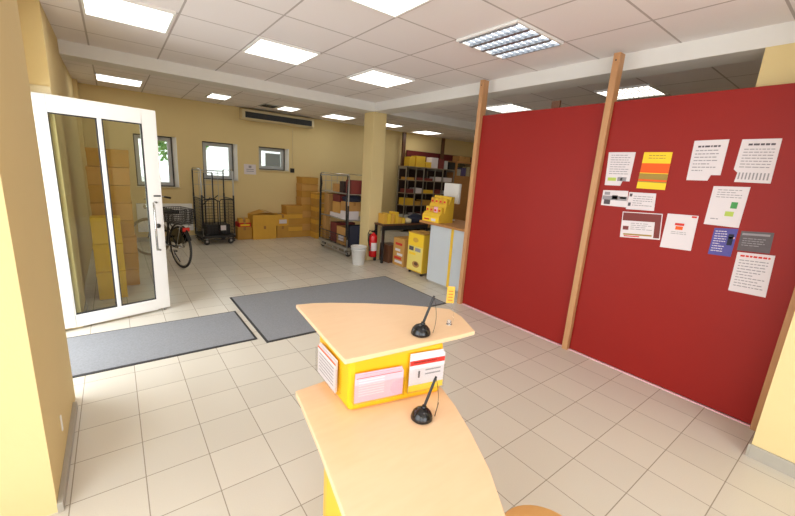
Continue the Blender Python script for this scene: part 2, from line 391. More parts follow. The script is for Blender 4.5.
# ------------------------------------------------------------------ floor mats
def floor_mat(x0, x1, y0, y1, label):
    t = thing('floor_mat', label, 'mat', ((x0+x1)/2, (y0+y1)/2, 0)); a, b = (x1-x0)/2, (y1-y0)/2; w = .022
    MB().box(-a+w, a-w, -b+w, b-w, .0, .010, 'mat').build('pile', t)
    f = MB()
    for qq in ((-a, a, -b, -b+w), (-a, a, b-w, b), (-a, -a+w, -b+w, b-w), (a-w, a, -b+w, b-w)): f.box(*qq, 0, .007, 'rubber')
    f.build('border', t)
floor_mat(1.03, 3.41, 3.27, 4.70, 'large dark grey floor mat in the middle of the tiled floor')
floor_mat(-.49, .98, 3.39, 4.215, 'narrow dark grey entrance mat in front of the open glass door')

# ------------------------------------------------------------------ red partition
pt = thing('partition', 'tall red partition of two panels held by light wooden posts', 'partition', (3.6, 1.7, 0))
for y0, y1 in ((1.72, 3.16), (.262, 1.66)):
    bx(.0, .03, y0-1.7, y1-1.7, .015, 2.395, 'red').build('panel', pt, .002)
for yc in (1.69, 3.19, .237):
    q = MB(); w = .028 if yc > 1 else .022
    q.box(-.045, .05, yc-w-1.7, yc+w-1.7, 0, 2.79 if yc > 1 else 2.395, 'post'); o = q.build('post', pt, .003)
    if yc > 1:
        s = MB(); s.xf = Matrix.Translation((-.045, yc-1.7, 2.73)) @ Matrix.Rotation(-PI/2, 4, 'Y'); s.lathe([(.007, 0), (.006, .003), (0, .003)], 'dark', 10); s.build('screw', o)
bx(.03, .05, 2.2-1.7, 2.29-1.7, 2.30, 2.47, 'darkwood').build('bracket', pt)
bx(-.005, .0, .262-1.7, 3.16-1.7, 0.0, .009, 'pinkpaper').build('edge_strip', pt)

# ------------------------------------------------------------------ papers on the partition; given as (y, z) corners, top-left first
def poster(name, label, cat, corners, base, draw, notch=None, group=None):
    ys = [c[0] for c in corners]; zs = [c[1] for c in corners]
    cy = sum(ys)/4; cz = sum(zs)/4
    TL, TR, BR, BL = [Vector((-(y-cy), z-cz)) for y, z in corners]
    def uv(u, v):     # u 0 left..1 right, v 0 top..1 bottom
        return (TL*(1-u)*(1-v) + TR*u*(1-v) + BR*u*v + BL*(1-u)*v)
    m = MB()
    def quad(u0, u1, v0, v1, mm, lift):
        pts = [uv(u0, v0), uv(u1, v0), uv(u1, v1), uv(u0, v1)]
        m.prism([(-p.x, p.y) for p in pts], -lift, -lift+.0012 if lift > .002 else 0, mm, 'x')
    out = [(0, 0), (1, 0), (1, 1), (0, 1)]
    if notch == 'br': out = [(0, 0), (1, 0), (1, .86), (.72, .86), (.66, 1), (0, 1)]
    if notch == 'bl': out = [(0, 0), (1, 0), (1, 1), (.1, 1), (.12, .78), (0, .70)]
    m.prism([(-uv(u, v).x, uv(u, v).y) for u, v in out], -.002, 0, base, 'x')
    draw(lambda u0, u1, v0, v1, mm, l=0: quad(u0, u1, v0, v1, mm, .0026+.0006*l))
    return tag(m.build(name, loc=(3.5995, cy, cz)), label, cat, group)
def lines(q, v0, v1, n, u0=.12, u1=.88, mm='ink', seed=1, h=.3):
    rnd = random.Random(seed); dv = (v1-v0)/n
    for i in range(n):
        u = u0; end = u1 if rnd.random() < .7 else u0+(u1-u0)*rnd.uniform(.4, .9)
        while u < end-.03:
            w = rnd.uniform(.05, .16); q(u, min(u+w, end), v0+i*dv, v0+i*dv+dv*h, mm); u += w+.025
def dA(q): lines(q, .08, .7, 9, seed=2); q(.1, .45, .76, .86, 'lime'); q(.5, .86, .74, .86, 'ink'); q(.62, .7, .76, .84, 'darkink')
def dB(q): q(0, 1, .30, .56, 'orange'); q(0, 1, .58, .74, 'olive'); q(0, 1, .74, .79, 'orange'); q(0, 1, .79, .82, 'olive'); lines(q, .08, .22, 2, .2, .8, 'olive', 3)
def dC(q): q(.02, .98, .35, .62, 'ink'); q(.1, .35, .6, .9, 'darkink'); q(.4, .62, .3, .55, 'greyp'); q(.7, .95, .38, .5, 'darkink'); q(.08, .3, .1, .3, 'ink')
def dD(q): q(.04, .14, .08, .25, 'darkink'); q(.04, .14, .6, .8, 'darkink'); lines(q, .2, .85, 5, .2, .9, seed=5)
def dE(q): q(.02, .98, .03, .34, 'maroonbox'); q(.84, .98, .34, .95, 'maroonbox'); lines(q, .42, .72, 4, .25, .8, 'ink', 6); q(.05, .2, .55, .7, 'maroonbox'); q(.08, .8, .84, .9, 'olive'); q(.1, .5, .92, .96, 'redink')
def dF(q): q(.32, .62, .25, .32, 'redink'); q(.36, .6, .34, .44, 'orange'); lines(q, .5, .6, 2, .25, .75, 'ink', 8); q(.8, .96, .02, .07, 'redink')
def dG(q): lines(q, .13, .18, 1, .15, .8, 'darkink', 9, .9); lines(q, .24, .82, 7, .1, .8, seed=10)
def dH(q): lines(q, .10, .15, 1, .2, .88, 'darkink', 11, .9); lines(q, .22, .7, 7, .12, .9, seed=12); [q(.16+i*.09, .20+i*.09, .77, .93, 'ink') for i in range(9)]
def dI(q): lines(q, .08, .32, 4, .15, .85, seed=14); q(.62, .8, .38, .54, 'green'); q(.52, .76, .62, .74, 'lime'); lines(q, .82, .9, 1, .15, .8, seed=15)
def dJ(q): lines(q, .1, .92, 9, .08, .6, 'paper', 16); q(.68, .9, .2, .6, 'navy'); q(.7, .95, .3, .36, 'pinkpaper')
def dK(q): lines(q, .35, .8, 4, .1, .8, 'ink', 17); q(.05, .9, .1, .2, 'ink')
def dL(q): lines(q, .06, .11, 1, .1, .9, 'redink', 18, .9); lines(q, .18, .9, 10, .1, .88, seed=19)
P = poster
P('notice', 'white notice with a yellow green strip near its foot, top left of papers', 'notice', [(1.626, 1.963), (1.404, 1.962), (1.409, 1.675), (1.61, 1.671)], 'paper', dA, 'br')
P('poster', 'yellow, orange and olive striped poster on the red partition', 'poster', [(1.338, 1.962), (1.134, 1.961), (1.13, 1.661), (1.343, 1.662)], 'yprint', dB)
P('leaflet', 'small grey picture leaflet nearest the wooden post on the red panel', 'leaflet', [(1.613, 1.626), (1.401, 1.633), (1.39, 1.49), (1.61, 1.489)], 'paper', dC)
P('card', 'small white card below the striped poster, right of grey picture leaflet', 'card', [(1.391, 1.625), (1.185, 1.628), (1.175, 1.484), (1.392, 1.476)], 'paper', dD)
P('flyer', 'landscape flyer with dark reddish band framing a white field', 'flyer', [(1.412, 1.452), (1.107, 1.468), (1.087, 1.253), (1.395, 1.225)], 'paper', dE)
P('notice', 'almost blank white sheet with small red emblem, right of landscape flyer', 'notice', [(1.073, 1.476), (.868, 1.482), (.864, 1.205), (1.076, 1.196)], 'paper', dF)
P('notice', 'white typed notice right of the striped poster, cut at lower right corner', 'notice', [(1.007, 2.045), (.8, 2.05), (.8, 1.752), (1.002, 1.748)], 'paper', dG, 'br')
P('notice', 'white notice with tear-off strips, top right of the papers', 'notice', [(.728, 2.047), (.526, 2.047), (.521, 1.749), (.735, 1.75)], 'paper', dH, 'bl')
P('notice', 'white sheet with green pictures, hanging above the blue leaflet', 'notice', [(.823, 1.713), (.617, 1.719), (.621, 1.426), (.826, 1.426)], 'paper', dI)
P('leaflet', 'blue violet printed leaflet on the red partition', 'leaflet', [(.755, 1.406), (.62, 1.419), (.622, 1.21), (.756, 1.204)], 'blue', dJ)
P('flyer', 'dark grey landscape flyer right of the blue leaflet', 'flyer', [(.601, 1.408), (.432, 1.421), (.426, 1.275), (.598, 1.265)], 'greyp', dK)
P('notice', 'white notice with a red heading, lowest of papers on red partition', 'notice', [(.591, 1.254), (.395, 1.267), (.382, .967), (.585, .962)], 'paper', dL)

# ------------------------------------------------------------------ writing desk (foreground)
desk = thing('writing_desk', 'two-tier standing desk with maple tops on a yellow lacquered body', 'desk', (.7, .8, 0))
def P2(pts): return [(x-.7, y-.8) for x, y in pts]
low = [(.524, 1.303), (.516, 1.236), (.469, .955), (.417, .693), (.395, .55), (.62, .36), (.785, .448), (.879, .58), (.967, .745), (1.029, .882), (1.066, .990), (1.075, 1.03), (.80, 1.32)]
MB().prism(P2(low), .722, .75, 'maple').build('lower_tabletop', desk, .003)
up = [(.654, 1.623), (.738, 1.605), (.812, 1.574), (.965, 1.489), (1.113, 1.39), (1.239, 1.285), (1.303, 1.22), (1.283, 1.12), (1.209, .971), (1.118, .974), (1.011, .985), (.821, 1.006), (.595, 1.03)]
MB().prism(P2(up), .981, 1.0, 'maple').build('upper_tabletop', desk, .003)
c0 = Vector((.638, 1.065)); c1 = Vector((1.037, .979)); u = (c1-c0).normalized(); n = Vector((-u.y, u.x))
body = [(.640, 1.066), (1.037, .980), (1.12, 1.18), (.93, 1.33), (.662, 1.385)]
MB().prism(P2(body), .75, .981, 'yellow').build('box', desk, .018)
leg = [(.487, .935), (.455, .72), (.60, .50), (.76, .52), (.95, .82), (1.0, .96), (.80, 1.18), (.56, 1.1)]
MB().prism(P2(leg), .02, .722, 'yellow').build('pedestal', desk, .01)
MB().prism(P2([(x*.94+.04, y*.94+.05) for x, y in leg]), 0, .02, 'dark').build('foot', desk)
# brochure pockets on the box
a1 = math.atan2(u.y, u.x)
def on_face(origin, ang):      # local x along the face, -y outwards, z up
    return Matrix.Translation((origin[0]-.7, origin[1]-.8, 0)) @ Matrix.Rotation(ang, 4, 'Z')
def pocket(x0, x1, z0, z1, origin, ang, name='leaflet_pocket'):
    q = MB(); q.xf = on_face(origin, ang)
    q.box(x0, x1, -.026, -.024, z0, z1, 'acryl'); q.box(x0, x1, -.024, -.001, z0, z0+.002, 'acryl'); q.box(x0, x0+.002, -.024, -.001, z0, z1, 'acryl'); q.box(x1-.002, x1, -.024, -.001, z0, z1, 'acryl')
    return q.build(name, desk)
pocket(.010, .220, .795, .875, c0, a1); pocket(.236, .405, .795, .90, c0, a1)
l0 = Vector((.640, 1.066)); l1 = Vector((.662, 1.385)); a2 = math.atan2(l0.y-l1.y, l0.x-l1.x)
pocket(.03, .25, .79, .90, l1, a2)
def leaflets(label, origin, ang, x0, x1, z0, z1, base, prints, nsheet=3, name='leaflet', tilt=0):
    q = MB(); q.xf = Matrix.Translation((origin[0], origin[1], 0)) @ Matrix.Rotation(ang, 4, 'Z')
    for i in range(nsheet): q.box(x0+.002*i, x1-.002*i, -.021+.004*i, -.0185+.004*i, z0, z1+.006*i, base)
    for (a, b, c, d, mm) in prints: q.box(x0+(x1-x0)*a, x0+(x1-x0)*b, -.0216, -.021, z1-(z1-z0)*d, z1-(z1-z0)*c, mm)
    return tag(q.build(name), label, 'leaflet')
leaflets('pink form sheets in the pocket on the yellow desk front', c0, a1, .014, .214, .800, .905, 'pinkpaper', [(.08, .6, .12+i*.1, .15+i*.1, 'paper') for i in range(7)]+[(.03, .97, .03, .05, 'redink')])
leaflets('white leaflet with red header band in right pocket of yellow desk', c0, a1, .240, .400, .800, .950, 'paper', [(0, 1, .1, .24, 'redink'), (.1, .8, .14, .18, 'paper'), (.25, .30, .42, .62, 'darkink'), (.45, .9, .4, .44, 'ink'), (.45, .9, .52, .56, 'ink'), (0, 1, .82, 1, 'yprint')])
leaflets('white leaflets in the pocket on the narrow left side of yellow desk', l1, a2, .05, .235, .79, .915, 'paper', [(.1, .9, .2+.12*i, .23+.12*i, 'ink') for i in range(6)]+[(0, 1, .0, .06, 'orange')])
# pens on chains
def pen_holder(loc, ang, label):
    t = thing('pen_holder', label, 'pen', loc, ang)
    MB().lathe([(.038, 0), (.042, .004), (.041, .012), (.036, .026), (.026, .037), (.012, .044), (0, .045)], 'black', 28).build('base', t)
    d = Vector((.042, .0, .115)).normalized(); p0 = Vector((.004, 0, .038))
    MB().tube([p0, p0+d*.015], .009, 'black', 12).build('socket', t)
    MB().tube([p0+d*.01, p0+d*.02, p0+d*.12, p0+d*.135], [.004, .0055, .0055, .004], 'dark', 10).build('pen', t)
    tip = p0+d*.132; pts = []
    for i in range(13):
        s = i/12; pts.append((tip.x+(.052-tip.x)*s+.012*math.sin(PI*s), -.004*math.sin(PI*s)-.012*s, tip.z*(1-s)**1.15+.003))
    MB().tube(pts, .0011, 'dark', 6).build('cord', t)
    return t
pen_holder((.975, 1.065, 1.0), R(-12), 'black domed pen holder with pen on the upper maple desktop')
t2 = pen_holder((.858, .892, .75), R(-8), 'black domed pen holder with pen on the lower maple desktop')
MB().tube([(.05, -.015, .004), (.085, .015, .03), (.088, .018, .031)], .0018, 'dark', 6).build('cord_clip', t2)
ch = thing('card_holder', 'chrome spring clip on a thin clear rod at the desk edge', 'card holder', (1.156, 1.08, 1.0))
q = MB(); pts = [(.010*math.cos(a*.9), .010*math.sin(a*.9), .002+a*.0007) for a in range(24)]; q.tube(pts, .0015, 'chrome', 6); q.lathe([(.013, 0), (.013, .002), (0, .002)], 'chrome', 16); q.build('base', ch)
MB().tube([(.012, -.012, 0), (.012, -.012, .05), (.0, .004, .115)], .0015, 'acryl', 6).build('rod', ch)
tg = MB(); tg.xf = Matrix.Rotation(R(-38), 4, 'Z'); tg.box(-.017, .017, -.001, .001, 0, .078, 'gold')
for i in range(4): tg.box(-.010, .010, -.0018, -.001, .012+i*.014, .016+i*.014, 'orange')
tag(tg.build('price_tag', loc=(1.156, 1.087, 1.100)), 'small orange card standing up from the chrome clip on the desk', 'card')
# stool
st = thing('stool', 'round wooden stool top peeking in at the bottom edge', 'stool', (1.073, .447, 0))
MB().lathe([(0, .425), (.155, .425), (.165, .432), (.165, .443), (.158, .45), (0, .45)], 'stoolwood', 40).build('seat', st)
for i in range(3):
    a = 2*PI*i/3+.5; MB().tube([(.07*math.cos(a), .07*math.sin(a), .425), (.15*math.cos(a), .15*math.sin(a), 0)], .012, 'steel', 10).build('leg', st)
cv = MB().prism([(.010*math.cos(2*PI*i/16), .035*(1 if math.sin(2*PI*i/16) > 0 else -1)+.010*math.sin(2*PI*i/16)) for i in range(16)], 0, .006, 'white', 'x')
cv = MB(); cv.box(0, .006, -.011, .011, -.045, .045, 'white'); tag(cv.build('cover_plate', None, .004, loc=(-.34, 2.43, .22)), 'small white cover plate low on the yellow door jamb', 'cover plate')

# ------------------------------------------------------------------ cartons
def carton(name, label, sx, sy, sz, loc, rz=0, m='gold', group=None, cat='box', tape=True, extra=None, lid=False):
    t = thing(name, label, cat, loc, rz, group)
    a, b = sx/2, sy/2
    if lid:
        bx(-a+.004, a-.004, -b+.004, b-.004, 0, sz-.04, m).build('body', t, .003); bx(-a, a, -b, b, sz-.05, sz-.003, 'gold2' if m == 'gold' else m).build('lid', t, .003)
    else: bx(-a, a, -b, b, 0, sz, m).build('body', t, .004)
    if tape:
        q = MB(); q.box(-.025, .025, -b-.001, b+.001, sz-.0005, sz+.001, 'tape'); q.box(-.025, .025, -b-.0015, -b+.001, sz-.07, sz, 'tape'); q.build('tape', t)
    if extra:
        q = MB(); extra(q, a, b, sz); q.build('print', t)
    return t
ORD = ['bottom', 'second', 'third', 'fourth', 'fifth', 'sixth', 'seventh', 'eighth', 'ninth', 'tenth', 'eleventh']
def stack(cx, cy, sx, sy, heights, where, m, group, rots=.02, lid=True):
    z = 0
    for i, h in enumerate(heights):
        w = ('%s carton' % ORD[i] if i == 0 else '%s carton from the floor' % ORD[i]) if i < len(heights)-1 else 'topmost carton'
        carton('carton', '%s in the %s' % (w, where), sx*random.uniform(.97, 1), sy*random.uniform(.97, 1), h-.002, (cx+random.uniform(-.008, .008), cy+random.uniform(-.008, .008), z), random.uniform(-rots, rots), m[i % len(m)], group, lid=lid, tape=not lid)
        z += h
stack(3.36, 8.62, .40, .38, [.15]*5, 'waist-high golden stack left of the tallest one', ['gold2', 'gold'], 'golden cartons stacked along the back wall')
stack(3.75, 8.63, .42, .36, [.16, .15, .16, .16, .16, .16, .16, .16, .16], 'tallest golden stack against the back wall', ['gold2', 'orangecard'], 'golden cartons stacked along the back wall')
stack(3.93, 8.24, .38, .34, [.20, .15, .15, .15, .15, .15, .15], 'golden stack just in front of the tallest one', ['gold', 'gold2'], 'golden cartons stacked along the back wall')
stack(-.04, 5.92, .42, .40, [.215]*8, 'man-high brown stack seen through the open glass door', ['orangecard', 'gold2'], 'cartons stacked behind the glass door')
stack(-.11, 5.36, .28, .24, [.33, .33, .30], 'slim yellow stack seen through the glass door', ['dyellow'], 'yellow cartons behind the glass door', .01)
carton('carton', 'long golden carton on the floor under the open-flapped one', .52, .4, .30, (2.64, 8.58, 0), 0, 'gold', tape=True)
def flaps(q, a, b, z):
    for s in (-1, 1): q.prism([(s*a, z-.002), (s*a*.1, z+.085), (s*a*.08, z+.082), (s*(a-.01), z-.004)], -b, b*.9, 'gold2', 'y')
cf = carton('carton', 'golden carton with peaked open flaps on the low row by back wall', .56, .4, .25, (2.66, 8.58, .30), 0, 'gold', tape=False)
q = MB(); flaps(q, .28, .2, .25); q.build('flap', cf)
carton('carton', 'small golden carton on the floor below the white-labelled one', .27, .34, .28, (3.07, 8.6, 0), 0, 'gold2')
carton('carton', 'golden carton with a white label, beside the open-flapped one', .27, .34, .26, (3.07, 8.6, .28), .03, 'gold', extra=lambda q, a, b, z: q.box(-.09, .09, -b-.002, -b, .06, .15, 'paper'))
carton('carton', 'dull golden carton on the floor right of the wire roll container', .30, .34, .28, (2.22, 8.62, 0), 0, 'gold2')
carton('packet', 'flat red and yellow packet lying on the carton by wire container', .26, .3, .09, (2.22, 8.62, .28), .1, 'redink', cat='packet', extra=lambda q, a, b, z: q.box(-.1, .1, -b-.002, -b, .02, .06, 'yprint'))
carton('packet', 'small golden packet on top of the red and yellow packet', .22, .26, .08, (2.24, 8.62, .37), -.1, 'gold', cat='packet')

# ------------------------------------------------------------------ roll containers
def roll_container(loc, rz, L, Wd, H, label, meshz, front=True, bm_='steel'):
    t = thing('roll_container', label, 'roll container', loc, rz)
    a, b = L/2, Wd/2
    q = MB()
    for y in (-b, b-.04): (q.box(-a, a, y, y+.04, .14, .19, bm_), q.box(-a, a, y+.01, y+.03, .10, .115, bm_))
    for x in (-a, a-.04): (q.box(x, x+.04, -b+.04, b-.04, .14, .19, bm_), q.box(x+.01, x+.03, -b+.02, b-.02, .055, .085, bm_), [q.box(x+.008, x+.032, -b+.1+i*(Wd-.24)/4, -b+.13+i*(Wd-.24)/4, .085, .14, bm_) for i in range(5)])
    for i in range(7): q.box(-a+.04, a-.04, -b+.06+i*(Wd-.16)/6, -b+.10+i*(Wd-.16)/6, .175, .187, 'dark')
    q.build('base_frame', t, .004)
    for x in (-a+.08, a-.08):
        for y in (-b+.07, b-.07):
            w = MB(); w.xf = Matrix.Translation((x, y, .055)) @ Matrix.Rotation(PI/2, 4, 'X'); w.lathe([(.02, -.018), (.05, -.018), (.055, -.012), (.055, .012), (.05, .018), (.02, .018)], 'rubber', 20); wo = w.build('wheel', t)
            f = MB(); f.box(x-.02, x+.02, y-.028, y-.022, .05, .14, 'steel'); f.box(x-.02, x+.02, y+.022, y+.028, .05, .14, 'steel'); f.box(x-.025, x+.025, y-.028, y+.028, .13, .14, 'steel'); f.build('fork', wo)
    for x in (-a+.015, a-.015):
        for y in (-b+.015, b-.015):
            o = MB().tube([(x, y, .16), (x, y, H-.02)], .013, 'steel' if y < 0 else 'dark', 10).build('post', t)
            MB().tube([(x, y, .35), (x, y, 1.0)], .0175, 'dark', 10).build('sleeve', o)
    for x in (-a+.015, a-.015):           # side frames with mesh
        s = MB(); s.tube([(x, -b+.015, .19), (x, -b+.015, H-.05), (x, -b+.05, H), (x, b-.05, H), (x, b-.015, H-.05), (x, b-.015, .19)], .012, 'chrome', 8)
        s.tube([(x, -b+.015, meshz), (x, b-.015, meshz)], .009, 'dark', 8)
        n = int(Wd/.05)
        for i in range(1, n): s.tube([(x, -b+i*Wd/n, .19), (x, -b+i*Wd/n, meshz)], .003, 'dark', 5)
        k = int((meshz-.19)/.06)
        for i in range(k): s.tube([(x, -b+.015, .22+i*.06), (x, b-.015, .22+i*.06)], .003, 'dark', 5)
        s.build('side_grid', t)
    s = MB(); s.tube([(-a+.015, b-.015, H-.04), (a-.015, b-.015, H-.04)], .01, 'steel', 8)
    n = int(L/.12)
    for i in range(1, n): s.tube([(-a+i*L/n, b-.015, .19), (-a+i*L/n, b-.015, H-.04)], .004, 'steel', 6)
    for i in range(5): s.tube([(-a+.015, b-.015, .45+i*.24), (a-.015, b-.015, .45+i*.24)], .004, 'steel', 6)
    s.build('back_grid', t)
    if front:
        s = MB()
        for (xa, xb) in ((-a+.02, -.02), (.02, a-.02)):
            s.tube([(xa, -b, .22), (xa, -b, meshz-.04), (xa+.03, -b, meshz), (xb-.03, -b, meshz), (xb, -b, meshz-.04), (xb, -b, .22)], .009, 'dark', 8)
            m_ = max(3, int((xb-xa)/.05))
            for i in range(1, m_): s.tube([(xa+i*(xb-xa)/m_, -b, .22), (xa+i*(xb-xa)/m_, -b, meshz)], .003, 'dark', 5)
            for i in range(int((meshz-.22)/.06)): s.tube([(xa, -b, .24+i*.06), (xb, -b, .24+i*.06)], .003, 'dark', 5)
        s.build('half_gate', t)
    return t
r1 = roll_container((1.60, 8.36, 0), R(4), .62, .66, 1.5, 'empty wire roll container with dark half gates under the second window', .92, True, 'dark')
q = MB(); q.tube([(-.29, -.30, .98), (-.20, -.31, .90), (-.08, -.31, .93), (.0, -.31, 1.0)], .010, 'dark', 6); q.tube([(-.29, -.30, .80), (-.15, -.31, .95), (.02, -.31, .88)], .010, 'dark', 6); q.build('strap', r1)
bx(.02, .12, -.35, -.342, .30, .40, 'paper').build('label_plate', r1)
q = MB()
for x in (-.16, .0): q.tube([(x, .02, .19), (x, .02, 1.42)], .012, 'dark', 8)
for i in range(14): q.tube([(-.16, .02, .25+i*.05), (0, .02, .25+i*.05)], .003, 'dark', 5)
q.tube([(-.16, .02, 1.42), (0, .02, 1.42)], .01, 'steel', 8); q.build('folded_gate', r1)
carton('crate', 'dark crate standing low inside the wire roll container', .44, .4, .20, (1.63, 8.38, .19), R(4), 'dark', cat='crate', tape=False)
r2c = roll_container((3.80, 6.70, 0), 0, .68, 1.24, 1.57, 'loaded roll container half hidden behind the yellow column', .40, False)
q = MB(); q.tube([(-.33, .57, 1.50), (-.345, .50, 1.35), (-.34, .56, 1.2)], .016, 'dark', 8); q.tube([(-.335, .57, 1.3), (-.345, .55, .9), (-.335, .57, .45)], .022, 'dark', 8); q.tube([(-.33, -.59, 1.45), (-.345, -.56, 1.1), (-.335, -.58, .4)], .015, 'dark', 8); q.build('strap', r2c)
# shelf inside container 2
sh = MB(); sh.box(-.31, .31, -.59, .59, 1.20, 1.215, 'steel'); sh.build('shelf', r2c, .003)
sh = MB(); sh.box(-.31, .31, -.59, .59, .70, .712, 'steel'); sh.build('shelf', r2c, .003)
X0 = 3.80
G2 = 'parcels loaded in the roll container behind the column'
carton('parcel', 'tall narrow brown carton at the left end of the loaded roll container', .10, .16, .50, (3.56, 7.18, .19), 0, 'card', G2, 'parcel', False)
carton('parcel', 'maroon parcel on the bottom level of the loaded roll container', .44, .26, .40, (3.76, 6.80, .19), 0, 'maroonbox', G2, 'parcel', False)
carton('parcel', 'brown parcel with white print, bottom level of the loaded container', .46, .34, .36, (3.76, 6.46, .19), .04, 'card', G2, 'parcel', True, lambda q, a, b, z: q.box(-a-.002, -a, -.1, .1, .08, .2, 'paper'))
carton('parcel', 'dark parcel at the right end of the bottom container level', .42, .14, .42, (3.76, 6.19, .19), 0, 'navy', G2, 'parcel', False)
carton('parcel', 'flat white parcel lying on the middle shelf of the loaded container', .36, .5, .08, (3.72, 6.72, .712), 0, 'paper', G2, 'parcel', False)
carton('parcel', 'brown upright parcel on the middle shelf of the loaded container', .46, .18, .44, (3.77, 7.16, .712), 0, 'card', G2, 'parcel')
carton('parcel', 'golden brown parcel stacked on the flat white parcel', .36, .28, .22, (3.76, 6.80, .792), .05, 'orangecard', G2, 'parcel')
carton('parcel', 'maroon parcel under the top shelf of loaded container', .34, .30, .15, (3.76, 6.80, 1.014), 0, 'maroonbox', G2, 'parcel', False)
carton('parcel', 'white carton standing right on the middle shelf of loaded container', .30, .20, .16, (3.66, 6.36, .712), 0, 'paper', G2, 'parcel', False)
carton('parcel', 'pale brown parcel on top of the white carton in the container', .34, .26, .18, (3.72, 6.40, .872), -.05, 'card', G2, 'parcel')
def soft(name, label, loc, s, m, seed, group=None, cat='bag'):
    bm = bmesh.new(); bmesh.ops.create_icosphere(bm, subdivisions=3, radius=1); rnd = random.Random(seed); ph = [rnd.uniform(0, 6) for _ in range(6)]
    for v in bm.verts:
        k = 1+.10*math.sin(3*v.co.x+ph[0])*math.sin(4*v.co.y+ph[1])+.07*math.sin(7*v.co.z+ph[2]+3*v.co.x)
        v.co = Vector((v.co.x*k*s[0], v.co.y*k*s[1], max(v.co.z*k, -.72)*s[2]))
    for f in bm.faces: f.smooth = True
    mz = min(v.co.z for v in bm.verts)
    for v in bm.verts: v.co.z -= mz
    me = bpy.data.meshes.new(name); bm.to_mesh(me); bm.free(); me.materials.append(M[m]); o = bpy.data.objects.new(name, me); C.objects.link(o); o.location = loc
    return tag(o, label, cat, group)
soft('mail_bag', 'dark cloth bag lying on the pale parcel in the loaded container', (3.76, 6.40, 1.052), (.22, .17, .08), 'navy', 3)
carton('parcel', 'small brown parcel on the top shelf of the loaded container', .3, .24, .16, (3.72, 6.80, 1.215), .1, 'card', G2, 'parcel')
carton('parcel', 'dark parcel next to the small brown one on container top shelf', .26, .16, .22, (3.70, 6.56, 1.215), 0, 'shelfdark', G2, 'parcel', False)
carton('parcel', 'maroon parcel at the right end of the container top shelf', .3, .2, .26, (3.70, 6.25, 1.215), 0, 'maroonbox', G2, 'parcel', False)

# ------------------------------------------------------------------ bucket and extinguisher
bk = thing('bucket', 'white plastic bucket on the floor before the column', 'bucket', (3.42, 5.57, 0))
MB().lathe([(.10, 0), (.105, .004), (.135, .32), (.145, .322), (.145, .335), (.128, .335), (.10, .01), (0, .01)], 'bucket', 32).build('body', bk)
MB().lathe([(.1365, .27), (.142, .272), (.142, .282), (.1365, .284)], 'bucket', 32).build('rim', bk)
MB().tube([(-.14*math.cos(a), -.02-.14*math.sin(a)*.25, .29-.12*math.sin(a)) for a in [PI*i/14 for i in range(15)]], .003, 'steel', 6).build('bail', bk)
ex = thing('fire_extinguisher', 'red fire extinguisher with black hose at the foot of the column', 'fire extinguisher', (3.77, 5.64, .10))
MB().lathe([(0, 0), (.066, 0), (.074, .015), (.074, .37), (.066, .405), (.04, .43), (.022, .44), (.022, .46), (0, .46)], 'exred', 28).build('cylinder', ex)
q = MB(); q.box(-.02, .02, -.02, .02, .46, .49, 'dark'); q.tube([(0, -.02, .48), (-.01, -.11, .50)], .007, 'black', 8); q.tube([(0, -.02, .495), (-.01, -.10, .535)], .007, 'black', 8); q.build('valve', ex)
MB().tube([(-.02, 0, .47), (-.09, 0, .50), (-.125, -.01, .44), (-.125, -.02, .32), (-.10, -.03, .20), (-.085, -.03, .12)], [.009]*5+[.012], 'black', 10).build('hose', ex)
q = MB(); ag = [R(-150+i*10) for i in range(13)]
vs = [(.0748*math.cos(a), .0748*math.sin(a), z) for z in (.12, .27) for a in ag]
q.add(vs, [(i, i+1, 14+i, 13+i) for i in range(12)], 'paper', True); q.build('instruction_label', ex)
q = MB(); q.box(-.02, .02, .055, .112, .30, .34, 'dark'); q.box(-.03, .03, .102, .112, .2, .42, 'dark'); q.build('bracket', ex)

# ------------------------------------------------------------------ side table, boxes, display bin
tb = thing('table', 'narrow dark table beside the column carrying yellow packets', 'table', (4.38, 5.59, 0))
bx(-.54, .57, -.15, .145, .70, .73, 'darkwood').build('tabletop', tb, .003)
for x, y in ((-.51, -.12), (.54, -.12), (-.51, .12), (.54, .12)): bx(x-.02, x+.02, y-.02, y+.02, 0, .70, 'dark').build('leg', tb)
bx(-.49, .52, -.13, -.11, .62, .70, 'dark').build('apron', tb)
G3 = 'yellow packets on the dark table'
rnd = random.Random(4)
desc = ['leftmost', 'second from left', 'third from left', 'fourth from left', 'fifth from left', 'rightmost']
for i in range(6):
    carton('packet', '%s yellow packet standing on the dark table by the column' % desc[i], .075, .2, .17+.05*rnd.random()-(.09 if i > 3 else 0), (3.93+i*.085, 5.60, .73), rnd.uniform(-.1, .1), 'dyellow' if i % 2 else 'gold', G3, 'packet', False)
soft('bag', 'black bag lying at the right of the dark table', (4.72, 5.60, .73), (.19, .12, .10), 'navy', 9)
soft('bag', 'pale crumpled bag on the dark table beside the black bag', (4.49, 5.56, .73), (.07, .09, .06), 'cream', 10)
def prn(q, a, b, z):
    for zz, y0, y1, mm in ((.05, -.12, .10, 'paper'), (.12, -.09, .12, 'redink'), (.19, -.12, .04, 'paper'), (.27, -.05, .10, 'paper'), (.38, -.1, .1, 'redink')): q.box(-a-.002, -a, y0, y1, zz, zz+.045, mm)
carton('carton', 'tall brown carton with white and red print under the dark table edge', .32, .33, .51, (4.21, 5.21, 0), 0, 'orangecard', extra=prn)
carton('carton', 'dark brown carton on the floor behind the table leg', .24, .3, .34, (4.10, 5.56, 0), 0, 'darkwood', tape=False)
db = thing('display_bin', 'yellow and white upright cardboard display bin beside the counter', 'display bin', (4.10, 4.62, 0))
bx(-.155, .155, -.2, .2, .05, .70, 'dyellow').build('body', db, .004)
q = MB()
for x in (-.13, .10):
    for y in (-.17, .14): q.box(x, x+.03, y, y+.03, 0, .05, 'dark')
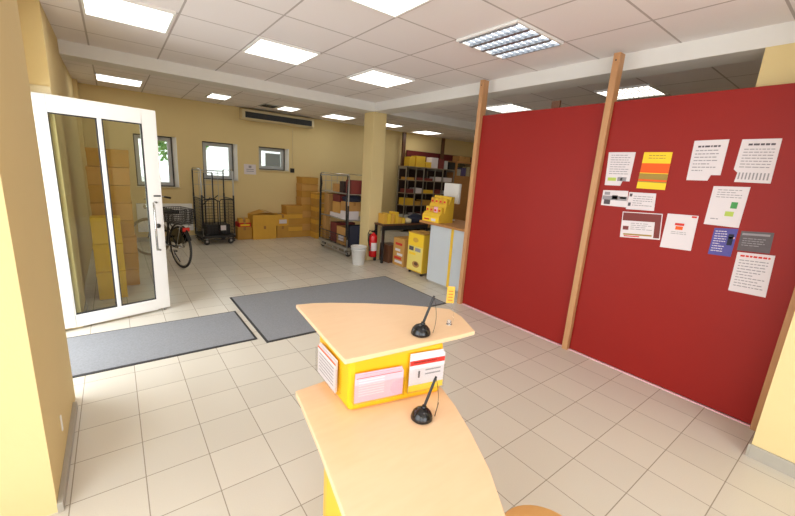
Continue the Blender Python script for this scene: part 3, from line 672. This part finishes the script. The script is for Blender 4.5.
q.build('foot', db)
q = MB(); q.box(-.1575, -.155, -.19, .19, .49, .69, 'yprint'); q.box(-.1575, -.155, -.19, .19, .07, .485, 'paley'); q.box(-.159, -.1575, -.185, .185, .08, .32, 'paley')
q.box(-.159, -.1575, .04, .16, .40, .47, 'darkink'); q.box(-.159, -.1575, -.14, -.0, .40, .46, 'ink'); q.box(-.159, -.1575, -.02, .16, .33, .37, 'yprint')
q.prism([(.09*math.cos(2*PI*i/18)-.04, .055*math.sin(2*PI*i/18)+.18) for i in range(18)], -.1605, -.159, 'card', 'x')
q.prism([(.05*math.cos(2*PI*i/18)-.05, .03*math.sin(2*PI*i/18)+.19) for i in range(18)], -.162, -.1605, 'darkwood', 'x')
q.prism([(.07*math.cos(2*PI*i/18), .04*math.sin(2*PI*i/18)+.59) for i in range(18)], -.159, -.1575, 'gold', 'x'); q.build('printed_front', db)
bx(-.16, .16, -.205, .205, .70, .715, 'gold2').build('lid', db, .002)

# ------------------------------------------------------------------ service counter
ct = thing('service_counter', 'pale grey service counter with wooden top beside the red partition', 'counter', (3.86, 3.2, 0))
for y0, y1 in ((0, .49), (.54, .99)): bx(0, .03, y0, y1, .04, .92, 'counter').build('front_panel', ct, .002)
bx(-.004, .03, .49, .54, .04, .92, 'dyellow').build('stripe', ct)
bx(.03, .72, .0, .99, .04, .92, 'counter').build('carcass', ct)
bx(.03, .70, .01, .97, 0, .04, 'base').build('plinth', ct)
bx(-.03, .76, 0, 1.24, .92, .955, 'midwood').build('worktop', ct, .004)
# yellow tiered display on the counter
td = thing('display_stand', 'tiered yellow cardboard display stand on the corner of the counter', 'display stand', (3.99, 4.22, .955))
prof = [(-.13, 0), (.17, 0), (.17, .40), (.10, .40), (.07, .28), (.01, .28), (-.02, .15), (-.09, .15), (-.13, .10)]
q = MB(); q.prism(prof, -.19, .19, 'dyellow', 'y'); q.build('stand', td, .003)
q = MB(); q.box(-.1315, -.13, -.18, .18, .01, .08, 'yprint'); q.box(-.132, -.1315, -.12, -.02, .02, .06, 'paper'); q.box(-.132, -.1315, .02, .14, .03, .05, 'redink'); q.build('print', td)
G4 = 'packets on the yellow counter display'
for tier, (xx, zz) in enumerate(((-.055, .15), (.04, .28))):
    for i in range(4):
        w = ['lower', 'upper'][tier]; s = ['leftmost', 'second', 'third', 'rightmost'][i]
        carton('packet', '%s packet on the %s step of yellow counter display' % (s, w), .045, .08, .085, (3.99+xx, 4.22+.135-i*.09, .955+zz), 0, ['dyellow', 'gold', 'pinkpaper', 'dyellow'][i] if tier == 0 else ['gold', 'dyellow', 'gold', 'dyellow'][i], G4, 'packet', False, lambda q, a, b, z: q.box(-a-.001, -a, -.02, .025, .02, .05, 'redink'))
mo = thing('computer_monitor', 'white monitor on the counter, its back turned to the hall', 'monitor', (4.40, 4.34, .955), R(-8))
bx(-.02, .03, -.2, .2, .28, .60, 'white').build('screen_case', mo, .01); bx(.03, .032, -.18, .18, .30, .58, 'black').build('screen', mo)
MB().tube([(0, 0, .01), (0, 0, .30)], .022, 'white', 12).build('stand', mo); MB().lathe([(.09, 0), (.09, .012), (.02, .018), (0, .018)], 'white', 24).build('base', mo)
carton('printer', 'small pale machine on the counter beside the red partition', .24, .24, .16, (4.2, 3.46, .955), 0, 'counter', cat='printer', tape=False, extra=lambda q, a, b, z: q.box(-a-.002, -a, -.08, .08, .04, .07, 'dark'))
carton('card_terminal', 'dark card terminal on the counter between monitor and small machine', .16, .09, .09, (4.32, 3.68, .955), 0, 'navy', cat='card terminal', tape=False, extra=lambda q, a, b, z: q.box(-.05, .05, -.03, .03, z, z+.002, 'ink'))

# ------------------------------------------------------------------ shelving at the far right
su = thing('shelving_unit', 'tall shelving unit full of parcels at the far end behind counter', 'shelves', (6.58, 8.35, 0))
rows = [.10, .42, .78, 1.13, 1.50, 1.88]
verts = [0, .36, .66, 1.10, 1.42, 1.90]
for z in rows: bx(0, 1.92, .0, .38, z-.022, z, 'shelfgrey').build('shelf', su)
for x in verts: MB().box(x, x+.022, 0.003, .03, 0, 1.858, 'uprightgrey').box(x, x+.022, .03, .378, 1.80, 1.858, 'uprightgrey').box(x, x+.022, .35, .378, 0, 1.80, 'uprightgrey').build('upright', su)
bx(0, 1.92, .38, .39, 0, 1.88, 'shelfdark').build('back_panel', su)
bx(.3, 3.1, .42, .44, 1.88, 2.34, 'maroon').build('header_board', su)
for x in (.05, 1.58): bx(x, x+.10, .30, .36, 1.88, 2.80, 'darkwood').build('post', su)
GS = 'boxes kept on the far shelving unit'
for (x, w, h, m, l) in ((.10, .20, .26, 'dyellow', 'yellow box at the left end on top of the far shelves'), (.42, .34, .30, 'dyellow', 'wide yellow box on top of the far shelves'), (.74, .20, .16, 'dyellow', 'low yellow box in the middle on top of far shelves'),
                        (.97, .26, .30, 'paper', 'white and yellow carton on top of the far shelves'), (1.24, .22, .28, 'maroonbox', 'reddish carton on top of far shelves, beside the white one'), (1.44, .14, .24, 'greyframe', 'grey box near the dark post on top of far shelves')):
    if x+w/2 > 1.57: continue
    carton('carton', l, w, .24, h, (6.58+x+.1, 8.35+.14, 1.88), 0, m, GS, 'box', False)
carton('bag', 'dark crate at the right end on top of the far shelves', .24, .26, .22, (6.58+1.80, 8.49, 1.88), 0, 'dark', None, 'crate', False)
colnames = ['first', 'second', 'third', 'fourth', 'fifth']; rown = ['bottom', 'second', 'third', 'fourth', 'top']
rnd = random.Random(12)
pal = ['card', 'paper', 'gold2', 'greyframe', 'dyellow', 'cream', 'maroonbox', 'card']
cn = {'card': 'brown', 'paper': 'white', 'gold2': 'ochre', 'greyframe': 'grey', 'dyellow': 'yellow', 'cream': 'cream', 'maroonbox': 'reddish'}
for r_, z in enumerate(rows[:5]):
    for c in range(5):
        x0, x1 = verts[c]+.03, verts[c+1]-.01; w = (x1-x0)*rnd.uniform(.7, .95)
        m = rnd.choice(pal); hh = rnd.uniform(.07, .15)
        if r_ == 2 and c == 0: m, hh = 'dyellow', .2
        carton('carton', '%s box in the %s compartment of the %s shelf row, counted from left' % (cn[m], colnames[c], rown[r_]), w, .3, hh, (6.58+(x0+x1)/2, 8.35+.16, z), 0, m, GS, 'box', False)
wc = thing('display_cabinet', 'wooden cabinet with glass front right of the far shelving unit', 'cabinet', (8.95, 8.33, 0))
q = MB(); q.box(-.42, .42, .03, .40, 0, 1.66, 'midwood'); q.build('body', wc, .003)
q = MB()
for a_ in ((-.42, .42, 2.10, 2.15), (-.42, .42, 1.66, 1.71), (-.42, -.37, 1.71, 2.10), (.37, .42, 1.71, 2.10)): q.box(a_[0], a_[1], 0, .40, a_[2], a_[3], 'midwood')
q.build('frame', wc, .003); bx(-.37, .37, .38, .39, 1.71, 2.10, 'shelfdark').build('back', wc)
bx(-.37, .37, .02, .024, 1.71, 2.10, 'acryl').build('pane', wc)
for i, (x, w, h, m, l) in enumerate(((-.2, .2, .2, 'greyframe', 'grey'), (.04, .2, .26, 'blue', 'blue'), (.25, .14, .3, 'cream', 'cream'))):
    carton('binder', '%s binder behind the glass of the wooden cabinet' % l, w, .2, h, (8.95+x, 8.53, 1.71), 0, m, 'binders behind the cabinet glass', 'binder', False)
carton('carton', 'brown carton lying on top of the wooden cabinet', .5, .3, .16, (8.92, 8.52, 2.15), 0, 'card')

# ------------------------------------------------------------------ bicycle
bc = thing('bicycle', 'dark city bicycle with a rear wire basket behind the glass door', 'bicycle', (.735, 6.42, 0), R(108))
HR = .33
def circ(c, r, n=36, a0=0, a1=2*PI, closed=True):
    k = n if closed else n+1
    return [(c[0]+r*math.cos(a0+(a1-a0)*i/n), c[1], c[2]+r*math.sin(a0+(a1-a0)*i/n)) for i in range(k)]
def wheel(parent, cx, xf, tyre):
    w = MB(); w.xf = xf; w.tube(circ((0, 0, 0), HR-.018), .018, tyre, 8, closed=True); wo = w.build('wheel', parent)
    r = MB(); r.xf = xf; r.tube(circ((0, 0, 0), HR-.042), .009, 'chrome', 6, closed=True); r.build('rim', wo)
    s = MB(); s.xf = xf; s.tube([(0, -.05, 0), (0, .05, 0)], .018, 'chrome', 10)
    for i in range(24):
        a = 2*PI*i/24; s.tube([(.015*math.cos(a+.6), .03*(-1)**i, .015*math.sin(a+.6)), ((HR-.045)*math.cos(a), 0, (HR-.045)*math.sin(a))], .0012, 'steel', 4)
    s.build('spokes', wo); return wo
Lw = 1.06; steer = Matrix.Translation((Lw, 0, HR)) @ Matrix.Rotation(R(42), 4, 'Z')
wheel(bc, 0, Matrix.Translation((0, 0, HR)), 'rubber'); wheel(bc, Lw, steer, 'shelfgrey')
BB = (.45, 0, .30); ST = (.34, 0, .72); HD = (.90, 0, .78); HB = (.935, 0, .62)
q = MB()
q.tube([BB, ST], .016, 'dark', 10); q.tube([BB, (.62, 0, .36), HB], .019, 'dark', 10); q.tube([ST, (.5, 0, .56), (.72, 0, .55), HB], .012, 'dark', 10) if False else None
q.tube([(.38, 0, .52), (.6, 0, .52), HD], .015, 'dark', 10); q.tube([HD, HB], .02, 'dark', 10)
for s in (-1, 1): q.tube([BB, (0, .05*s, HR)], .009, 'dark', 8); q.tube([(.355, .02*s, .66), (0, .05*s, HR)], .008, 'dark', 8)
q.build('frame', bc)
q = MB(); q.tube([HB, (.965, 0, .70-.16)], .016, 'dark', 10)
q.xf = Matrix.Translation((Lw, 0, 0)) @ Matrix.Rotation(R(42), 4, 'Z')
for s in (-1, 1): q.tube([(-.10, .05*s, .70), (-.06, .05*s, .58), (0, .05*s, HR)], .010, 'dark', 8)
q.xf = None; q.build('fork', bc)
q = MB(); q.tube([HD, (.87, 0, .98)], .012, 'chrome', 10)
a = R(42); 
def hbp(x, y, z): return (.87+x*math.cos(a)-y*math.sin(a), x*math.sin(a)+y*math.cos(a), z)
q.tube([hbp(-.16, -.22, 1.0), hbp(-.06, -.21, 1.02), hbp(.04, -.14, .99), hbp(.03, 0, .98), hbp(.04, .14, .99), hbp(-.06, .21, 1.02), hbp(-.16, .22, 1.0)], .011, 'chrome', 10); q.build('handlebar', bc)
q = MB()
for s in (-1, 1): q.tube([hbp(-.19, .224*s, .998), hbp(-.09, .213*s, 1.013)], .016, 'black', 10)
q.build('grip', bc)
q = MB(); q.xf = Matrix.Translation(hbp(.10, 0, .86)) @ Matrix.Rotation(a, 4, 'Z') @ Matrix.Rotation(PI/2, 4, 'Y'); q.lathe([(0, -.05), (.02, -.045), (.036, 0), (.038, .02), (0, .024)], 'chrome', 18); q.build('headlight', bc)
q = MB(); q.tube([ST, (.33, 0, .82)], .012, 'chrome', 8); q.build('seat_post', bc)
q = MB(); q.prism([(.19, -.10), (.24, -.11), (.34, -.06), (.46, -.02), (.48, 0), (.46, .02), (.34, .06), (.24, .11), (.19, .10)], .82, .87, 'black'); q.build('saddle', bc, .018)
q = MB(); q.tube(circ((0, 0, HR), HR+.025, 18, R(-5), R(155), False), .014, 'dark', 8); q.build('rear_mudguard', bc)
q = MB()
for s in (-1, 1): q.prism([(.25*math.cos(t_), HR+.02+.27*math.sin(t_)) for t_ in [R(10+i*12) for i in range(13)]]+[(-.03, HR+.05), (.05, HR+.05)], .038*s-.002, .038*s+.002, 'black', 'y')
q.build('skirt_guard', bc)
q = MB()
for s in (-1, 1): q.tube([(-.24, .06*s, .70), (.26, .06*s, .70)], .006, 'steel', 6); q.tube([(-.16, .06*s, .70), (0, .06*s, HR)], .005, 'steel', 6)
for x in (-.24, -.08, .08, .26): q.tube([(x, -.06, .70), (x, .06, .70)], .005, 'steel', 6)
q.build('rack', bc)
q = MB()
def rect(z, s): return [(-.18-.04*s, -.12-.02*s, z), (.20+.03*s, -.12-.02*s, z), (.20+.03*s, .12+.02*s, z), (-.18-.04*s, .12+.02*s, z)]
for i in range(9): q.tube(rect(.71+i*.027, i/8), .0045 if i < 8 else .006, 'dark', 5, closed=True)
b0, b1 = rect(.71, 0), rect(.93, 1)
for e in range(4):
    for i in range(11):
        p0 = Vector(b0[e]).lerp(Vector(b0[(e+1) % 4]), i/11); p1 = Vector(b1[e]).lerp(Vector(b1[(e+1) % 4]), i/11); q.tube([p0, p1], .004, 'dark', 5)
for i in range(9): q.tube([(-.20+i*.05, -.13, .71), (-.20+i*.05, .13, .71)], .0025, 'dark', 5)
q.build('basket', bc)
q = MB(); q.box(-.215, -.19, -.05, .05, .60, .66, 'redink'); q.build('tail_light', bc, .006)
q = MB(); q.tube([(.45, -.06, .30), (.45, .06, .30)], .02, 'steel', 10); q.tube([(.45, -.07, .30), (.53, -.075, .16)], .009, 'steel', 8); q.tube([(.45, .07, .30), (.37, .075, .44)], .009, 'steel', 8)
q.box(.49, .57, -.17, -.08, .15, .17, 'black'); q.box(.33, .41, .08, .17, .43, .45, 'black'); q.build('crank', bc)
MB().tube([(.40, -.03, .27), (.36, -.14, .004)], .009, 'dark', 8).build('kickstand', bc)

# ------------------------------------------------------------------ outside the back windows and door
struct(bx(-30, 40, YB+.3, 40, -.14, -.02, 'asphalt').build('ground'))
struct(bx(-30, -1.32, -12, YB+.3, -.14, -.02, 'asphalt').build('ground_side'))
tr = thing('tree', 'leafy green tree outside, seen through the second back window', 'tree', (1.9, 15.5, -.02))
MB().tube([(0, 0, 0), (.05, 0, 1.3), (-.05, 0, 2.4)], [.14, .11, .07], 'bark', 10).build('trunk', tr)
bm = bmesh.new(); rnd = random.Random(3)
for i in range(650):
    d = Vector((rnd.gauss(0, 1), rnd.gauss(0, 1), rnd.gauss(0, 1))).normalized()*rnd.uniform(.5, 1); c = Vector((d.x*.95, d.y*.95, 2.3+d.z*.85))
    n = Vector((rnd.gauss(0, 1), rnd.gauss(0, 1), rnd.gauss(0, 1))).normalized(); a_ = n.orthogonal().normalized()*.11; b_ = n.cross(a_)*.6
    bm.faces.new([bm.verts.new(c-a_), bm.verts.new(c-b_), bm.verts.new(c+a_), bm.verts.new(c+b_)])
me = bpy.data.meshes.new('foliage'); bm.to_mesh(me); bm.free(); me.materials.append(M['leaf']); o = bpy.data.objects.new('foliage', me); C.objects.link(o); o.parent = tr
hs = thing('house', 'pale building outside, seen through the small third window', 'building', (6.3, 21, -.02))
bx(-2.2, 2.2, 0, 3, 0, 2.75, 'render').build('wall', hs); q = MB(); q.prism([(-2.4, 2.75), (2.4, 2.75), (0, 3.5)], -.15, 3.15, 'greyframe', 'y'); q.build('roof', hs)
for x in (-1.2, .4): bx(x, x+.8, -.03, 0, 1.5, 2.3, 'dframe').build('window', hs)

# ------------------------------------------------------------------ light
sc = bpy.context.scene
wd = bpy.data.worlds.new('world'); sc.world = wd; wd.use_nodes = True
bg = wd.node_tree.nodes['Background']; bg.inputs[0].default_value = (0.90, 0.95, 1.0, 1); bg.inputs[1].default_value = 3.0
def area(name, loc, target, sx, sy, power, col):
    l = bpy.data.lights.new(name, 'AREA'); l.shape = 'RECTANGLE'; l.size = sx; l.size_y = sy; l.energy = power; l.color = col
    o = bpy.data.objects.new(name, l); C.objects.link(o); o.location = loc
    o.rotation_euler = (Vector(target)-Vector(loc)).to_track_quat('-Z', 'Y').to_euler(); return o
area('daylight_left_windows', (-1.35, -.6, 1.5), (2, -.3, 1.0), 3.6, 2.2, 50, (.95, .97, 1.0))
area('daylight_front_windows', (.3, -3.25, 1.5), (.6, 0, .9), 2.4, 2.2, 40, (.95, .97, 1.0))
area('daylight_doorway', (-.95, 3.75, 1.3), (1, 3.7, .4), 1.2, 2.0, 36, (.95, .98, 1.0))
sc.view_settings.view_transform = 'Standard'; sc.view_settings.look = 'None'; sc.view_settings.gamma = 1; sc.view_settings.use_curve_mapping = False
sc.view_settings.exposure = 0.08
sc.cycles.use_denoising = True
sc.cycles.max_bounces = 10; sc.cycles.diffuse_bounces = 6; sc.cycles.transparent_max_bounces = 12
sc.cycles.sample_clamp_indirect = 6
